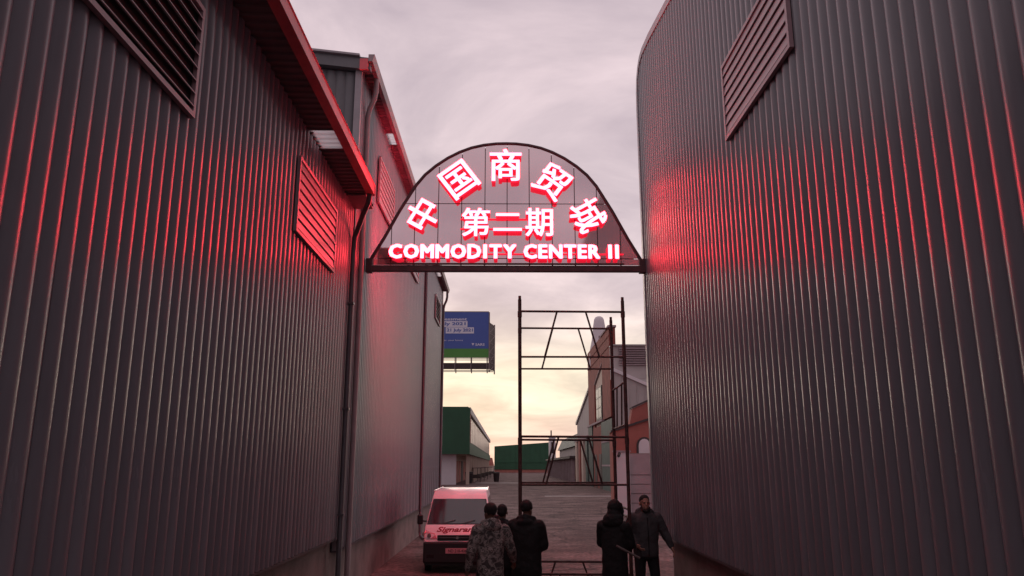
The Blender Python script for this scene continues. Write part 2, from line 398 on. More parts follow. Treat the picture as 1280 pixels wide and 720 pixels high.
MB().prism([(-2.58, 9.66), (-2.50, 9.66), (-2.465, 9.80), (-2.58, 9.80)], 'y', 13.05, 32.9).build('gutter', M['gutter'], tall)
B(-2.74, 13.06, 9.50, -2.585, 13.11, 9.72).build('eave_box_end', M['fascia_red'], tall)
for y in (13.75, 25.2, 32.5):
    downpipe(tall, [(-2.54, y, 9.68), (-2.54, y, 9.40), (-2.57, y + .02, 9.25), (-2.66, y + .06, 9.05), (-2.69, y + .07, 8.9), (-2.69, y + .07, 8.6), (-2.69, y + .07, .25), (-2.66, y + .02, .12), (-2.58, y - .05, .06)], .05, M['gutter'] if y < 20 else M['trim_dark'])
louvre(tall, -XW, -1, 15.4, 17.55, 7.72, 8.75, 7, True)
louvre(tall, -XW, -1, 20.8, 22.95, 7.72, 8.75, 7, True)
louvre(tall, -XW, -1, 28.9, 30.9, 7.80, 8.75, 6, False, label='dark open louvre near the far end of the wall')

# ---- right shed
right = thing('metal_shed', (7, 6, 0), 'charcoal ribbed metal shed with rounded far top corner filling the right side', 'building')
RP = [(-.7, 9.9), (11.2, 9.9), (13.2, 10.32), (13.9, 10.42), (14.2, 10.40), (14.42, 10.30), (14.58, 10.12), (14.66, 9.85), (14.69, 9.5)]
def rtop(y):
    for (a, za), (b, zb) in zip(RP, RP[1:]):
        if y <= b: return za + (zb - za) * max(0, (y - a)) / (b - a)
    return RP[-1][1]
clad_run(right, XW, -.43, 14.69, 1.12, 9.9, 1, rtop)
B(2.86, -.45, 0, 12, 13.75, 1.10).build('plinth', M['plaster'], right)
MB().prism([(-.40, 1.14), (14.64, 1.14)] + [(y - .04, z - .03) for y, z in RP[::-1][:-1]] + [(-.40, 9.87)], 'x', 2.80, 12).build('wall', M['clad'], right)
B(XW - .02, -.45, 1.085, 2.86, 14.7, 1.115).build('drip_trim', M['trim_dark'], right)
tr = MB(); pts = [(y, z) for y, z in RP] + [(14.70, 1.1)]
prof_in = []
for i, (y, z) in enumerate(pts):
    a = Vector(pts[max(0, i - 1)]); b = Vector(pts[min(len(pts) - 1, i + 1)]); t = (b - a).normalized(); nn = Vector((-t.y, t.x))
    prof_in.append((y + nn.x * .03, z + nn.y * .03, y - nn.x * .11, z - nn.y * .11))
vs = []; fs = []
for yo, zo, yi, zi in prof_in: vs += [(XW - .045, yo, zo), (XW - .045, yi, zi), (XW + .05, yi, zi), (XW + .05, yo, zo)]
for i in range(len(pts) - 1):
    for k in range(4): fs.append((4 * i + k, 4 * i + (k + 1) % 4, 4 * i + 4 + (k + 1) % 4, 4 * i + 4 + k))
tr.add(vs, fs).build('edge_trim', M['trim'], right)
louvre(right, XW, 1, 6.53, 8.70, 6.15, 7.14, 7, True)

# ------------------------------------------------------------------ archway sign
SY = 14.5
sign = thing('archway_sign', (0, SY, 6.0), 'arched gateway sign with glowing white and red lettering spanning the alley', 'sign')
half = [(-2.70, 6.10), (-2.40, 6.63), (-2.10, 7.22), (-1.80, 7.74), (-1.62, 7.97), (-1.41, 8.16), (-1.17, 8.33), (-.93, 8.46), (-.70, 8.55), (-.45, 8.61), (-.2, 8.64), (0, 8.645)]
arch = half + [(-x, z) for x, z in half[::-1][1:]]
def clip(poly, a, b, c):   # keep a*x+b*z<=c
    o = []
    for i in range(len(poly)):
        p, q = poly[i], poly[(i + 1) % len(poly)]; dp = a * p[0] + b * p[1] - c; dq = a * q[0] + b * q[1] - c
        if dp <= 0: o.append(p)
        if (dp < 0) != (dq < 0) and dp != dq:
            t = dp / (dp - dq); o.append((p[0] + (q[0] - p[0]) * t, p[1] + (q[1] - p[1]) * t))
    return o
seamx = [-3, -2.25, -1.80, -1.34, -.88, -.42, .02, .46, .91, 1.36, 1.80, 2.25, 3]
seamz = [6.10, 6.235, 7.36, 9]
g = .008
for i in range(len(seamx) - 1):
    for j in range(len(seamz) - 1):
        p = clip(arch, 1, 0, seamx[i + 1] - g); p = clip(p, -1, 0, -(seamx[i] + g)) if p else p
        p = clip(p, 0, 1, seamz[j + 1] - g) if p else p; p = clip(p, 0, -1, -(seamz[j] + g)) if p else p
        if len(p) < 3: continue
        q = [];  [q.append(a) for a in p if not q or (abs(a[0] - q[-1][0]) + abs(a[1] - q[-1][1])) > 1e-4]
        if len(q) < 3: continue
        MB().prism(q, 'y', SY - .012, SY + .012).build('panel_sheet', M['mirror'], sign)
MB().tube([(x, SY, z) for x, z in arch], .036, 10).build('arch_tube', M['steel_dark'], sign, smooth=True)
B(-2.70, SY - .06, 5.97, 2.70, SY + .06, 6.085).build('beam', M['steel_dark'], sign, bevel=.006)
def archz(x):
    for (a, za), (b, zb) in zip(arch, arch[1:]):
        if a <= x <= b: return za + (zb - za) * (x - a) / (b - a)
for x in seamx[1:-1]:
    zt = archz(x) + .10
    B(x - .012, SY + .014, 6.09, x + .012, SY + .05, zt - .16).build('back_rib', M['steel_dark'], sign)
for sx in (-1, 1):
    B(sx * 2.60, SY - .08, 5.95, sx * 2.72, SY + .08, 6.22).build('end_bracket', M['steel_dark'], sign, bevel=.005)
def glyph(ch, bold, ext=.05):
    """the character as solid strokes; weight is added by overlapping shifted copies, each a hair deeper than the last"""
    cu = bpy.data.curves.new('glyph', 'FONT'); cu.body = ch; cu.size = 1; cu.extrude = ext; cu.resolution_u = 2
    o = bpy.data.objects.new('glyph', cu); COL.objects.link(o); me0 = baked(o)
    bpy.data.objects.remove(o)
    me = me0
    if bold:
        bm = bmesh.new(); k = 0
        for dx, dy in ((0, 0), (1, .6), (-1, .6), (1, -.6), (-1, -.6), (0, .8), (0, -.8), (1, 0), (-1, 0)):
            c = me0.copy(); c.transform(Matrix.Translation((dx * bold, dy * bold, 0)) @ Matrix.Diagonal((1, 1, 1 + .012 * k, 1))); bm.from_mesh(c); k += 1
        me = bpy.data.meshes.new('glyph'); bm.to_mesh(me); bm.free()
    xs = [v.co.x for v in me.vertices]; ys = [v.co.y for v in me.vertices]
    cx, cy = (min(xs) + max(xs)) / 2, (min(ys) + max(ys)) / 2
    me.transform(Matrix.Translation((-cx, -cy, 0)))
    return me, max(xs) - min(xs), max(ys) - min(ys)
def lettermesh(ch, w, h, deg, bold, depth=.10):
    me, gw, gh = glyph(ch, bold, .5)
    me.transform(Matrix.Rotation(R(90), 4, 'X') @ Matrix.Rotation(R(deg), 4, 'Z') @ Matrix.Diagonal((w / gw, h / gh, depth, 1)))
    me.materials.clear(); me.materials.append(M['face']); me.materials.append(M['return'])
    for p in me.polygons: p.material_index = 0 if p.normal.y < -.9 else 1
    me.name = 'letter'
    return me
FY = .12   # stand-off of the letter centre from the sheet
def place(me, x, z):
    o = link('letter', me, sign, (x, -FY, z - 6.0))
    mb_ = me.copy(); mb_.materials[0] = M['rear']; b = link('letter', mb_, sign, (-x, FY, z - 6.0), (0, 0, math.pi))
    return o
for ch, x, z, deg, sz in (('中', -1.63, 7.08, 61, .62), ('国', -.93, 7.81, 37, .66), ('商', -.01, 8.12, 0, .68), ('贸', .92, 7.78, -36, .68), ('城', 1.60, 7.08, -60, .66)):
    place(lettermesh(ch, sz * .93, sz, deg, .017), x, z)
for ch, x, w, h in (('第', -.59, .55, .58), ('二', .03, .56, .36), ('期', .65, .54, .58)):
    place(lettermesh(ch, w, h, 0, .018), x, 6.93)
word = 'COMMODITY CENTER II'; info = []; tot = 0
for ch in word:
    if ch == ' ': info.append((None, .32, 0)); tot += .32; continue
    me, gw, gh = glyph(ch, .055, .5); e_ = .05 if ch == 'I' else 0; info.append((ch, gw, e_)); tot += gw + .065 + 2 * e_
sc = 4.50 / tot; x = -2.27
for ch, gw, e_ in info:
    x += e_ * sc
    if ch is None: x += gw * sc; continue
    place(lettermesh(ch, gw * sc, .285 if ch not in 'COD' else .295, 0, .048), x + gw * sc / 2, 6.335); x += (gw + .065 + e_) * sc
B(-1.95, SY + .014, 7.34, 1.95, SY + .05, 7.38).build('back_rail', M['steel_dark'], sign)
B(-2.5, SY + .014, 6.22, 2.5, SY + .05, 6.25).build('back_rail', M['steel_dark'], sign)
for z in (7.02, 6.82):   # mounting rails behind the middle row; red letter glow put in as emission
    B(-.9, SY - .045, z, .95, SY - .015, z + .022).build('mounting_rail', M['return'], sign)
B(-2.3, SY - .045, 6.31, 2.3, SY - .015, 6.33).build('mounting_rail', M['return'], sign)  # rail of the bottom row, red glow again put in as emission
B(-2.3, SY - .09, 6.10, 2.3, SY - .06, 6.125).build('mounting_rail', M['steel_dark'], sign)
#PART2
# ------------------------------------------------------------------ scaffold tower
scf = thing('scaffold_tower', (1.1, 13.3, 0), 'rusty tubular scaffold tower standing in the alley mouth under the sign', 'scaffold')
FYs, RYs = 12.5, 14.1
for (x, y, z) in ((.23, FYs, 5.05), (1.94, FYs, 5.03), (.26, RYs, 5.0), (1.96, RYs, 5.0)):
    p = T([(x, y, .05), (x, y, z - .06)], .030, 10).build('pole', M['rust'], scf, smooth=True)
    T([(x, y, z - .07), (x, y, z)], .024, 8).build('spigot', M['rust'], p, smooth=True)
    B(x - .09, y - .09, 0, x + .09, y + .09, .012).build('base_plate', M['rust'], p)
    T([(x, y, .01), (x, y, .12)], .02, 8).build('jack', M['rust'], p)
    for zz in (.62, 2.68, 4.74):
        T([(x, y, zz - .05), (x, y, zz + .05)], .036, 8).build('coupler', M['rust'], p, smooth=True)
for y, x0, x1 in ((FYs, .23, 1.94), (RYs, .26, 1.96)):
    for zt, zl in ((4.79, 4.03), (2.75, 2.00), (.67, .10)):
        T([(x0, y, zt), (x1, y, zt - .01)], .019).build('crossbar', M['rust'], scf, smooth=True)
        T([(x0, y, zl), (x1, y, zl)], .017).build('crossbar', M['rust'], scf, smooth=True)
        for a, b in ((.36, .24), (.64, .76)):
            k = x1 - x0
            T([(x0 + a * k, y, zt - .01), (x0 + b * k, y, zl + .01)], .016).build('brace', M['rust'], scf, smooth=True)
for x, zs in ((1.95, (3.63, 2.94, 1.62, 1.50)), (.245, (3.6,))):
    for z in zs: T([(x, FYs, z), (x, RYs, z)], .016).build('side_rail', M['rust'], scf, smooth=True)
for y in (12.95, 13.5): T([(1.95, y, 3.63), (1.95, y + .12, 2.94)], .014).build('side_brace', M['rust'], scf, smooth=True)
T([(1.95, 12.5, 1.15), (1.95, 14.1, 1.60)], .014).build('side_brace', M['rust'], scf, smooth=True)

# ------------------------------------------------------------------ delivery van
VX, VY = -1.06, 17.75
van = thing('delivery_van', (VX, VY, 0), 'small white delivery van with dark red lettering on its bonnet, parked in the alley', 'van')
def vp(p): return [(VX + x, VY + y, z) for x, y, z in p]
w = .735
low = [(0.0, .24), (-.06, .30), (-.075, .60), (0.0, .69), (.03, .80), (.17, .985), (.30, 1.02), (3.62, 1.02), (3.66, .60), (3.64, .26), (3.40, .20), (.5, .20)]
body = MB().prism([(VY + y, z) for y, z in low], 'x', VX - w, VX + w).build('body', M['vanwhite'], van, bevel=.035)
body.data.polygons.foreach_set('use_smooth', [True] * len(body.data.polygons))
# greenhouse: tapers inwards towards the roof
up = [(.25, .99), (.80, 1.60), (.98, 1.70), (2.2, 1.745), (3.45, 1.73), (3.60, 1.62), (3.66, .99)]
def hw(z): return w - .005 if z <= 1.0 else w - .005 - (z - 1.0) * .16
n = len(up)
vs = [(-hw(z), y, z) for y, z in up] + [(hw(z), y, z) for y, z in up]
cab = MB().add(vp(vs), [tuple(range(n)), tuple(range(2 * n - 1, n - 1, -1))] + [(i, i + n, (i + 1) % n + n, (i + 1) % n) for i in range(n)]).build('cabin', M['vanwhite'], van, bevel=.03)
for p in cab.data.polygons: p.use_smooth = True
def onws(u, v, off=.012):   # point on the sloping windscreen plane: u -1..1, v 0..1
    y = .25 + v * .55; z = .99 + v * .61
    return (u * (hw(z) - .055), y - off * .74, z + off * .67)
def quadsheet(f, us, vs_, off0=.012, off1=.004):
    mb = MB(); nu, nv = len(us), len(vs_)
    mb.add(vp([f(u, v, off0) for v in vs_ for u in us]), [(j * nu + i, j * nu + i + 1, (j + 1) * nu + i + 1, (j + 1) * nu + i) for j in range(nv - 1) for i in range(nu - 1)])
    return mb
ws = quadsheet(lambda u, v, o: onws(u, v, o + .02 * (1 - u * u)), [-1, -.96, -.6, -.3, 0, .3, .6, .96, 1], [.03, .08, .45, .8, .87])
ws.build('windscreen', M['glass'], van, smooth=True)

for (u0, v0, u1, v1, r) in ((-1.02, .02, 1.02, .02, .012), (-1.02, .88, 1.02, .88, .012), (-1.02, .02, -1.02, .88, .012), (1.02, .02, 1.02, .88, .012)):
    T(vp([onws(u0, v0, .008), onws(u1, v1, .008)]), r, 6).build('windscreen_seal', M['black_plastic'], van)
for u in (-.52, .15):   # wipers
    T(vp([onws(u, .02, .045), onws(u + .42, .13, .045)]), .007, 5).build('wiper', M['black_plastic'], van)
for sx in (-1, 1):   # side windows, mirrors, lamps, wheels
    def onside(y, z, off=.006): return (sx * (hw(z) + off), y, z)
    for ya, yb, cut in ((.62, 1.35, .34), (1.45, 2.35, 0), (2.45, 3.4, 0)):
        mb = MB(); mb.add(vp([onside(ya, 1.08), onside(yb, 1.08), onside(yb, 1.55), onside(ya + cut, 1.55)]), [(0, 1, 2, 3)]); mb.build('side_window', M['glass'], van)
    mb = MB(); mb.box(VX + sx * .80, VY + .30, 1.00, VX + sx * .93, VY + .37, 1.22)
    mi = mb.build('wing_mirror', M['black_plastic'], van, bevel=.03)
    T(vp([(sx * .70, .42, 1.06), (sx * .82, .34, 1.08)]), .018, 6).build('mirror_arm', M['black_plastic'], mi)
    lp = MB(); lp.add(vp([(sx * .45, -.012, .72), (sx * .738, .02, .70), (sx * .738, .06, .86), (sx * .70, .10, .90), (sx * .50, .045, .83),
                          (sx * .45, .08, .72), (sx * .742, .16, .70), (sx * .742, .18, .86), (sx * .70, .20, .90), (sx * .50, .15, .83)]),
                      [(0, 1, 2, 3, 4), (9, 8, 7, 6, 5), (0, 5, 6, 1), (1, 6, 7, 2), (2, 7, 8, 3), (3, 8, 9, 4), (4, 9, 5, 0)])
    hl = lp.build('headlight', M['lamp'], van, bevel=.008)
    T(vp([(sx * .62, -.02, .79), (sx * .62, .02, .79)]), .045, 12).build('lamp_bulb', M['chrome'], hl, smooth=True)
    for y in (.52, 3.0):
        wh = T(vp([(sx * .60, y, .27), (sx * .745, y, .27)]), .27, 28).build('wheel', M['tyre'], van, smooth=True, bevel=.02)
        T(vp([(sx * .74, y, .27), (sx * .752, y, .27)]), .16, 20).build('wheel_rim', M['chrome'], wh, smooth=True)
    T(vp([(sx * .62, 1.0, 1.715), (sx * .60, 3.4, 1.74)]), .014, 6).build('roof_gutter', M['vanwhite'], van)
B(VX - .742, VY - .105, .22, VX + .742, VY + .05, .665).build('bumper', M['black_plastic'], van, bevel=.03)
B(VX - .44, VY - .03, .69, VX + .44, VY + .03, .80).build('grille', M['black_plastic'], van, bevel=.01)
for z in (.715, .745, .775): B(VX - .42, VY - .038, z, VX + .42, VY - .032, z + .008).build('grille_bar', M['chrome' if z == .745 else 'black_plastic'], van)
T(vp([(0, -.038, .745), (0, -.052, .745)]), .035, 8).build('badge', M['chrome'], van)
pl = B(VX - .25, VY - .118, .425, VX + .27, VY - .108, .535).build('number_plate', M['plate'], van)
B(VX - .66, VY - .11, .33, VX - .50, VY - .107, .40).build('fog_lamp_recess', M['void'], van)  # flat black plate, the shade of a recess put into its colour
B(VX - .69, VY - .02, .17, VX + .69, VY + .3, .30).build('under_tray', M['black_plastic'], van)
def text_mesh(body, width, height, bold=.0, shear=0, ext=.004, name='lettering'):
    cu = bpy.data.curves.new('text', 'FONT'); cu.body = body; cu.size = 1; cu.offset = bold; cu.extrude = .5; cu.shear = shear; cu.resolution_u = 3
    o = bpy.data.objects.new('text', cu); COL.objects.link(o); me = baked(o); bpy.data.objects.remove(o)
    xs = [v.co.x for v in me.vertices]; ys = [v.co.y for v in me.vertices]
    me.transform(Matrix.Translation((-(min(xs) + max(xs)) / 2, -(min(ys) + max(ys)) / 2, 0)))
    me.transform(Matrix.Diagonal((width / (max(xs) - min(xs)), height / (max(ys) - min(ys)), ext * 2, 1))); me.name = name
    return me
tm = text_mesh('Signarama', .98, .17, .03, .35)
tm.transform(Matrix.Rotation(R(90 - 37), 4, 'X'))
link('lettering', tm, body, (.02, .101, .895), None, M['redtext'])
tm = text_mesh('ND 218-406', .40, .065, .01); tm.transform(Matrix.Rotation(R(90), 4, 'X'))
link('plate_number', tm, pl, (.01, -.120, .48), None, M['ink'])

# ------------------------------------------------------------------ people
def ico(c, r, sc=(1, 1, 1), sub=2):
    bm = bmesh.new(); bmesh.ops.create_icosphere(bm, subdivisions=sub, radius=1)
    vs = [(c[0] + v.co.x * r * sc[0], c[1] + v.co.y * r * sc[1], c[2] + v.co.z * r * sc[2]) for v in bm.verts]
    fs = [tuple(v.index for v in f.verts) for f in bm.faces]; bm.free(); return vs, fs
class Fig(MB):
    def cap(s, p, r1, q, r2):
        p, q = Vector(p), Vector(q); s.tube([p, q], [r1, r2], 12); s.add(*ico(p, r1)); s.add(*ico(q, r2)); return s
    def chain(s, pts, rs):
        for i in range(len(pts) - 1): s.cap(pts[i], rs[i], pts[i + 1], rs[i + 1])
        return s
    def loft(s, rings):   # (cx, cy, z, rx, ry)
        n = 18; vs = []; fs = []
        for cx, cy, z, rx, ry in rings:
            for k in range(n):
                a = 2 * math.pi * k / n; c_, s_ = math.cos(a), math.sin(a)
                vs.append((cx + rx * math.copysign(abs(c_) ** .8, c_), cy + ry * math.copysign(abs(s_) ** .8, s_), z))
        for i in range(len(rings) - 1):
            for k in range(n): fs.append((i * n + k, i * n + (k + 1) % n, (i + 1) * n + (k + 1) % n, (i + 1) * n + k))
        fs.append(tuple(range(n))[::-1]); fs.append(tuple(range((len(rings) - 1) * n, len(rings) * n)))
        return s.add(vs, fs)
    def ball(s, c, r, sc=(1, 1, 1)): return s.add(*ico(c, r, sc))
    def skin(s, name, m, parent, voxel=.012, smooth=6, wrinkle=0):
        me = bpy.data.meshes.new(name); me.from_pydata(s.v, [], s.f)
        o = bpy.data.objects.new('tmp', me); COL.objects.link(o)
        rm = o.modifiers.new('r', 'REMESH'); rm.mode = 'VOXEL'; rm.voxel_size = voxel; rm.use_smooth_shade = True
        sm = o.modifiers.new('s', 'SMOOTH'); sm.iterations = smooth; sm.factor = .5
        if wrinkle:
            tx = bpy.data.textures.new('folds', 'CLOUDS'); tx.noise_scale = .09; tx.noise_depth = 2
            dm = o.modifiers.new('d', 'DISPLACE'); dm.texture = tx; dm.strength = wrinkle; dm.mid_level = .5
        me2 = baked(o); bpy.data.objects.remove(o); me2.name = name
        return link(name, me2, parent, (0, 0, 0), None, m)
def lerp(a, b, t): return tuple(a[i] + (b[i] - a[i]) * t for i in range(3))
def person(loc, face_deg, label, h=1.75, arms=None, legs=None, lean=0, head_turn=0, jacket='black_cloth', skin='skin', top='hair', coat_len=.80, bulk=1.0, group=None, beard=False, hood_down=False, head_tilt=0):
    t = thing('person', loc, label, 'person', group); t.rotation_euler = (0, 0, R(face_deg)); t.scale = (h / 1.75,) * 3
    # default pose: arms hanging a little bent, slight stance.  Figure faces -Y; +X is its left
    A = {'L': ((.19, .02, 1.42), (.27, .03, 1.13), (.27, -.07, .88)), 'R': ((-.19, .02, 1.42), (-.27, .03, 1.13), (-.27, -.07, .88))}
    if arms: A.update(arms)
    G = {'L': ((.095, 0, .90), (.115, -.02, .49), (.125, .03, .09)), 'R': ((-.095, 0, .90), (-.115, -.03, .49), (-.12, -.01, .09))}
    if legs: G.update(legs)
    b = Fig()
    hc = Vector((0, -.015 - lean, 1.62))
    # head: skull, jaw, nose, ears, brow, lips, neck
    ct, st = math.cos(R(head_turn)), math.sin(R(head_turn)); ch, sh = math.cos(R(head_tilt)), math.sin(R(head_tilt))
    def hp(x, y, z):
        y, z = y * ch + z * sh, -y * sh + z * ch
        return (hc.x + x * ct - y * st, hc.y + x * st + y * ct, hc.z + z)
    b.ball(hp(0, .01, .035), .088, (.88, 1.05, .98)); b.ball(hp(0, -.03, -.03), .066, (.88, .95, 1.25)); b.ball(hp(0, -.055, -.085), .032, (1.1, .9, .8))
    b.chain([hp(0, -.088, .015), hp(0, -.108, -.022)], [.010, .016]); b.ball(hp(0, -.092, -.058), .017, (1.4, .6, .6))
    b.chain([hp(-.045, -.083, .03), hp(.045, -.083, .03)], [.007, .007])
    for sx in (-1, 1): b.ball(hp(sx * .080, .012, -.008), .025, (.35, .8, 1.2))
    b.chain([(0, .02 - lean * .8, 1.43), hp(0, .015, -.07)], [.062, .056])
    b.loft([(0, 0, .86, .15, .10), (0, 0, 1.0, .14, .095), (0, 0, 1.2, .15, .10), (0, .0, 1.36, .165, .10), (0, .01, 1.44, .12, .08)])
    hands = []
    for sd in 'LR':
        sh_, el, wr = (Vector(p) for p in A[sd])
        b.chain([sh_, el, wr], [.052, .042, .028])
        dr = (wr - el).normalized(); sx = 1 if sd == 'L' else -1
        side = Vector((0, -1, 0)) - dr * dr.dot(Vector((0, -1, 0))); side.normalize(); nrm = dr.cross(side)
        if nrm.x * sx > 0: nrm = -nrm
        palm = wr + dr * .055
        b.cap(wr, .026, wr + dr * .03, .030)
        for k in range(4):
            o_ = side * (-.030 + .020 * k); base = palm + dr * .025 + o_
            b.cap(wr + dr * .02 + o_ * .7, .014, base, .0125)
            Ln = (.030, .036, .038, .033)[k]; c1 = base + dr * Ln * .9 + nrm * .008; c2 = c1 + dr * Ln * .6 + nrm * .018; c3 = c2 + dr * .010 + nrm * .018
            b.chain([base, c1, c2, c3], [.0105, .0095, .0085, .0075])
        tb = wr + dr * .022 + side * .030; b.chain([tb, tb + dr * .030 + side * .022 + nrm * .010, tb + dr * .058 + side * .026 + nrm * .020], [.014, .0115, .009])
        h_, k_, a_ = (Vector(p) for p in G[sd]); b.chain([h_, k_, a_], [.08, .055, .038])
        b.cap(a_, .038, a_ + Vector((0, -.12, -.05)), .03)
    b.skin('body', M[skin], t, .009, 3)
    # trousers
    tr = Fig(); tr.loft([(0, .0, .80, .165, .115), (0, .005, .92, .172, .122), (0, .005, 1.02, .16, .11)])
    for sd in 'LR':
        h_, k_, a_ = (Vector(p) for p in G[sd]); tr.chain([h_ - Vector((0, 0, .04)), lerp(h_, k_, .5), k_, lerp(k_, a_, .5), a_ + Vector((0, 0, .01))], [.098, .088, .074, .068, .058])
    tr.skin('trousers', M['trouser'], t, .014, 4, .012)
    for sd in 'LR':
        a_ = Vector(G[sd][2]); s_ = Fig()
        s_.chain([a_ + Vector((0, .02, -.03)), a_ + Vector((0, -.06, -.045)), a_ + Vector((0, -.15, -.058))], [.050, .046, .036]); s_.cap(a_ + Vector((0, .04, -.058)), .032, a_ + Vector((0, -.15, -.062)), .032)
        s_.skin('shoe', M['shoe'], t, .012, 3)
    # jacket
    j = Fig(); bk = bulk; L_ = -lean
    j.loft([(0, 0, coat_len, .185 * bk, .135 * bk), (0, .0, coat_len + .08, .19 * bk, .145 * bk), (0, 0, 1.05, .185 * bk, .14 * bk), (0, L_ * .5, 1.22, .195 * bk, .15 * bk), (0, L_ * .8, 1.36, .205 * bk, .14 * bk), (0, L_ * .9 + .005, 1.44, .165 * bk, .115 * bk), (0, L_ + .01, 1.50, .085, .085)])
    for sd in 'LR':
        sh_, el, wr = (Vector(p) for p in A[sd])
        j.chain([sh_ + Vector((0, 0, -.015)), lerp(sh_, el, .5), el, lerp(el, wr, .55), lerp(el, wr, .95)], [.088 * bk, .080 * bk, .070 * bk, .060 * bk, .048 * bk])
    if hood_down: j.ball((0, .10 + L_, 1.46), .10, (1.3, .75, .6)); j.chain([(-.10, .02 + L_, 1.50), (0, .10 + L_, 1.52), (.10, .02 + L_, 1.50)], [.045, .055, .045])
    else: j.chain([(-.075, -.02 + L_, 1.49), (0, .07 + L_, 1.515), (.075, -.02 + L_, 1.49)], [.032, .036, .032])
    j.skin('jacket', M[jacket], t, .014, 4, .022)
    # a zip line and pocket welts so the front reads as a coat
    T([(0, -.158 * bk + L_ * .3, coat_len + .02), (0, -.152 * bk + L_ * .7, 1.2), (0, -.125 * bk + L_, 1.42)], .007, 6).build('zip', M['void'], None).parent = t
    hr = Fig()
    if top == 'hair':
        hr.ball(hp(0, .022, .055), .090, (.93, 1.04, .93)); hr.ball(hp(0, .05, .01), .075, (1.0, .9, 1.0)); hr.skin('hair', M['hair'], t, .010, 3, .012)
    elif top == 'afro':
        hr.ball(hp(0, .02, .062), .097, (.98, 1.05, .95)); hr.ball(hp(0, .05, .02), .085, (1.0, .9, 1.0)); hr.skin('hair', M['hair'], t, .010, 2, .02)
    elif top == 'beanie':
        hr.ball(hp(0, .012, .055), .101, (.93, 1.05, .98)); hr.chain([hp(-.085, 0, .03), hp(0, -.09, .035), hp(.085, 0, .03), hp(0, .10, .01), hp(-.085, 0, .03)], [.020] * 5); hr.skin('knitted_cap', M['hair'], t, .010, 3)
    elif top == 'hood':
        hr.ball(hp(0, .035, .045), .118, (.92, 1.08, 1.08)); hr.ball(hp(0, .045, -.05), .115, (.95, 1.0, 1.0)); hr.chain([hp(-.08, -.075, -.10), hp(-.088, -.085, .02), hp(-.05, -.09, .12), hp(.05, -.09, .12), hp(.088, -.085, .02), hp(.08, -.075, -.10)], [.024] * 6)
        hr.ball(hp(0, .05, -.12), .135, (1.2, 1.0, .75)); hr.ball(hp(0, .07, -.17), .13, (1.35, .8, .6)); hr.skin('hood', M[jacket], t, .011, 3, .012)
    if beard:
        bd = Fig(); bd.chain([hp(-.064, -.02, -.055), hp(-.045, -.075, -.095), hp(0, -.092, -.11), hp(.045, -.075, -.095), hp(.064, -.02, -.055)], [.018, .022, .026, .022, .018]); bd.skin('beard', M['hair'], t, .008, 2, .006)
    if face_deg < 60 or face_deg > 300:
        for sx in (-1, 1):
            e = MB(); e.add(*ico(hp(sx * .032, -.074, .008), .009)); e.build('eye', M['hair'], None, smooth=True, base=(0, 0, 0)).parent = t
    return t
person((-.21, 11.1, 0), 200, 'person in camouflage jacket and dark cap, seen from behind before the van', 1.78,
       arms={'R': ((-.19, .02, 1.42), (-.30, .0, 1.15), (-.40, -.17, .98)), 'L': ((.19, .02, 1.42), (.28, .04, 1.15), (.30, -.05, .90))}, jacket='camo', top='beanie', coat_len=.78, bulk=.98, head_turn=20, hood_down=True)
person((-.05, 12.25, 0), 170, 'dark-haired person mostly hidden between the camouflage jacket and the black coat', 1.72, jacket='dark_cloth', top='hair', bulk=.95)
person((.31, 11.75, 0), 165, 'person in knitted cap and bulky black coat, back turned, at the left scaffold pole', 1.79,
       arms={'R': ((-.18, .02, 1.42), (-.235, -.04, 1.14), (-.14, -.26, 1.08)), 'L': ((.18, .02, 1.42), (.235, -.04, 1.14), (.14, -.26, 1.08))}, jacket='black_cloth', top='beanie', coat_len=.70, bulk=1.14, hood_down=True, head_turn=-25)
ph = person((1.62, 11.95, 0), 150, 'person in a hooded black coat with the hood up, beside the right scaffold pole', 1.76,
       arms={'R': ((-.18, .02, 1.42), (-.23, -.06, 1.16), (-.10, -.27, 1.04)), 'L': ((.18, .02, 1.42), (.24, -.06, 1.16), (.12, -.28, 1.04))}, jacket='black_cloth', top='hood', coat_len=.66, bulk=1.02, lean=.04, head_tilt=-12)
person((2.26, 12.95, 0), 6, 'bearded person in a dark grey jacket facing the camera beside the right wall', 1.83,
       arms={'L': ((.19, .02, 1.42), (.30, .02, 1.20), (.385, -.05, .98)), 'R': ((-.19, .02, 1.42), (-.27, .02, 1.15), (-.18, -.14, 1.02))},
       legs={'L': ((.095, 0, .90), (.13, -.02, .49), (.15, .02, .09)), 'R': ((-.095, 0, .90), (-.115, -.04, .49), (-.13, -.03, .09))},
       jacket='grey_cloth', skin='skin_light', top='hair', coat_len=.84, beard=True, hood_down=True, bulk=1.03)
tag(T([(1.60, 11.62, 1.17), (1.93, 11.60, 1.00)], .016, 8).build('metal_bar', M['wood_pale'], smooth=True), 'short pale metal bar held at waist height by the hooded person', 'bar')

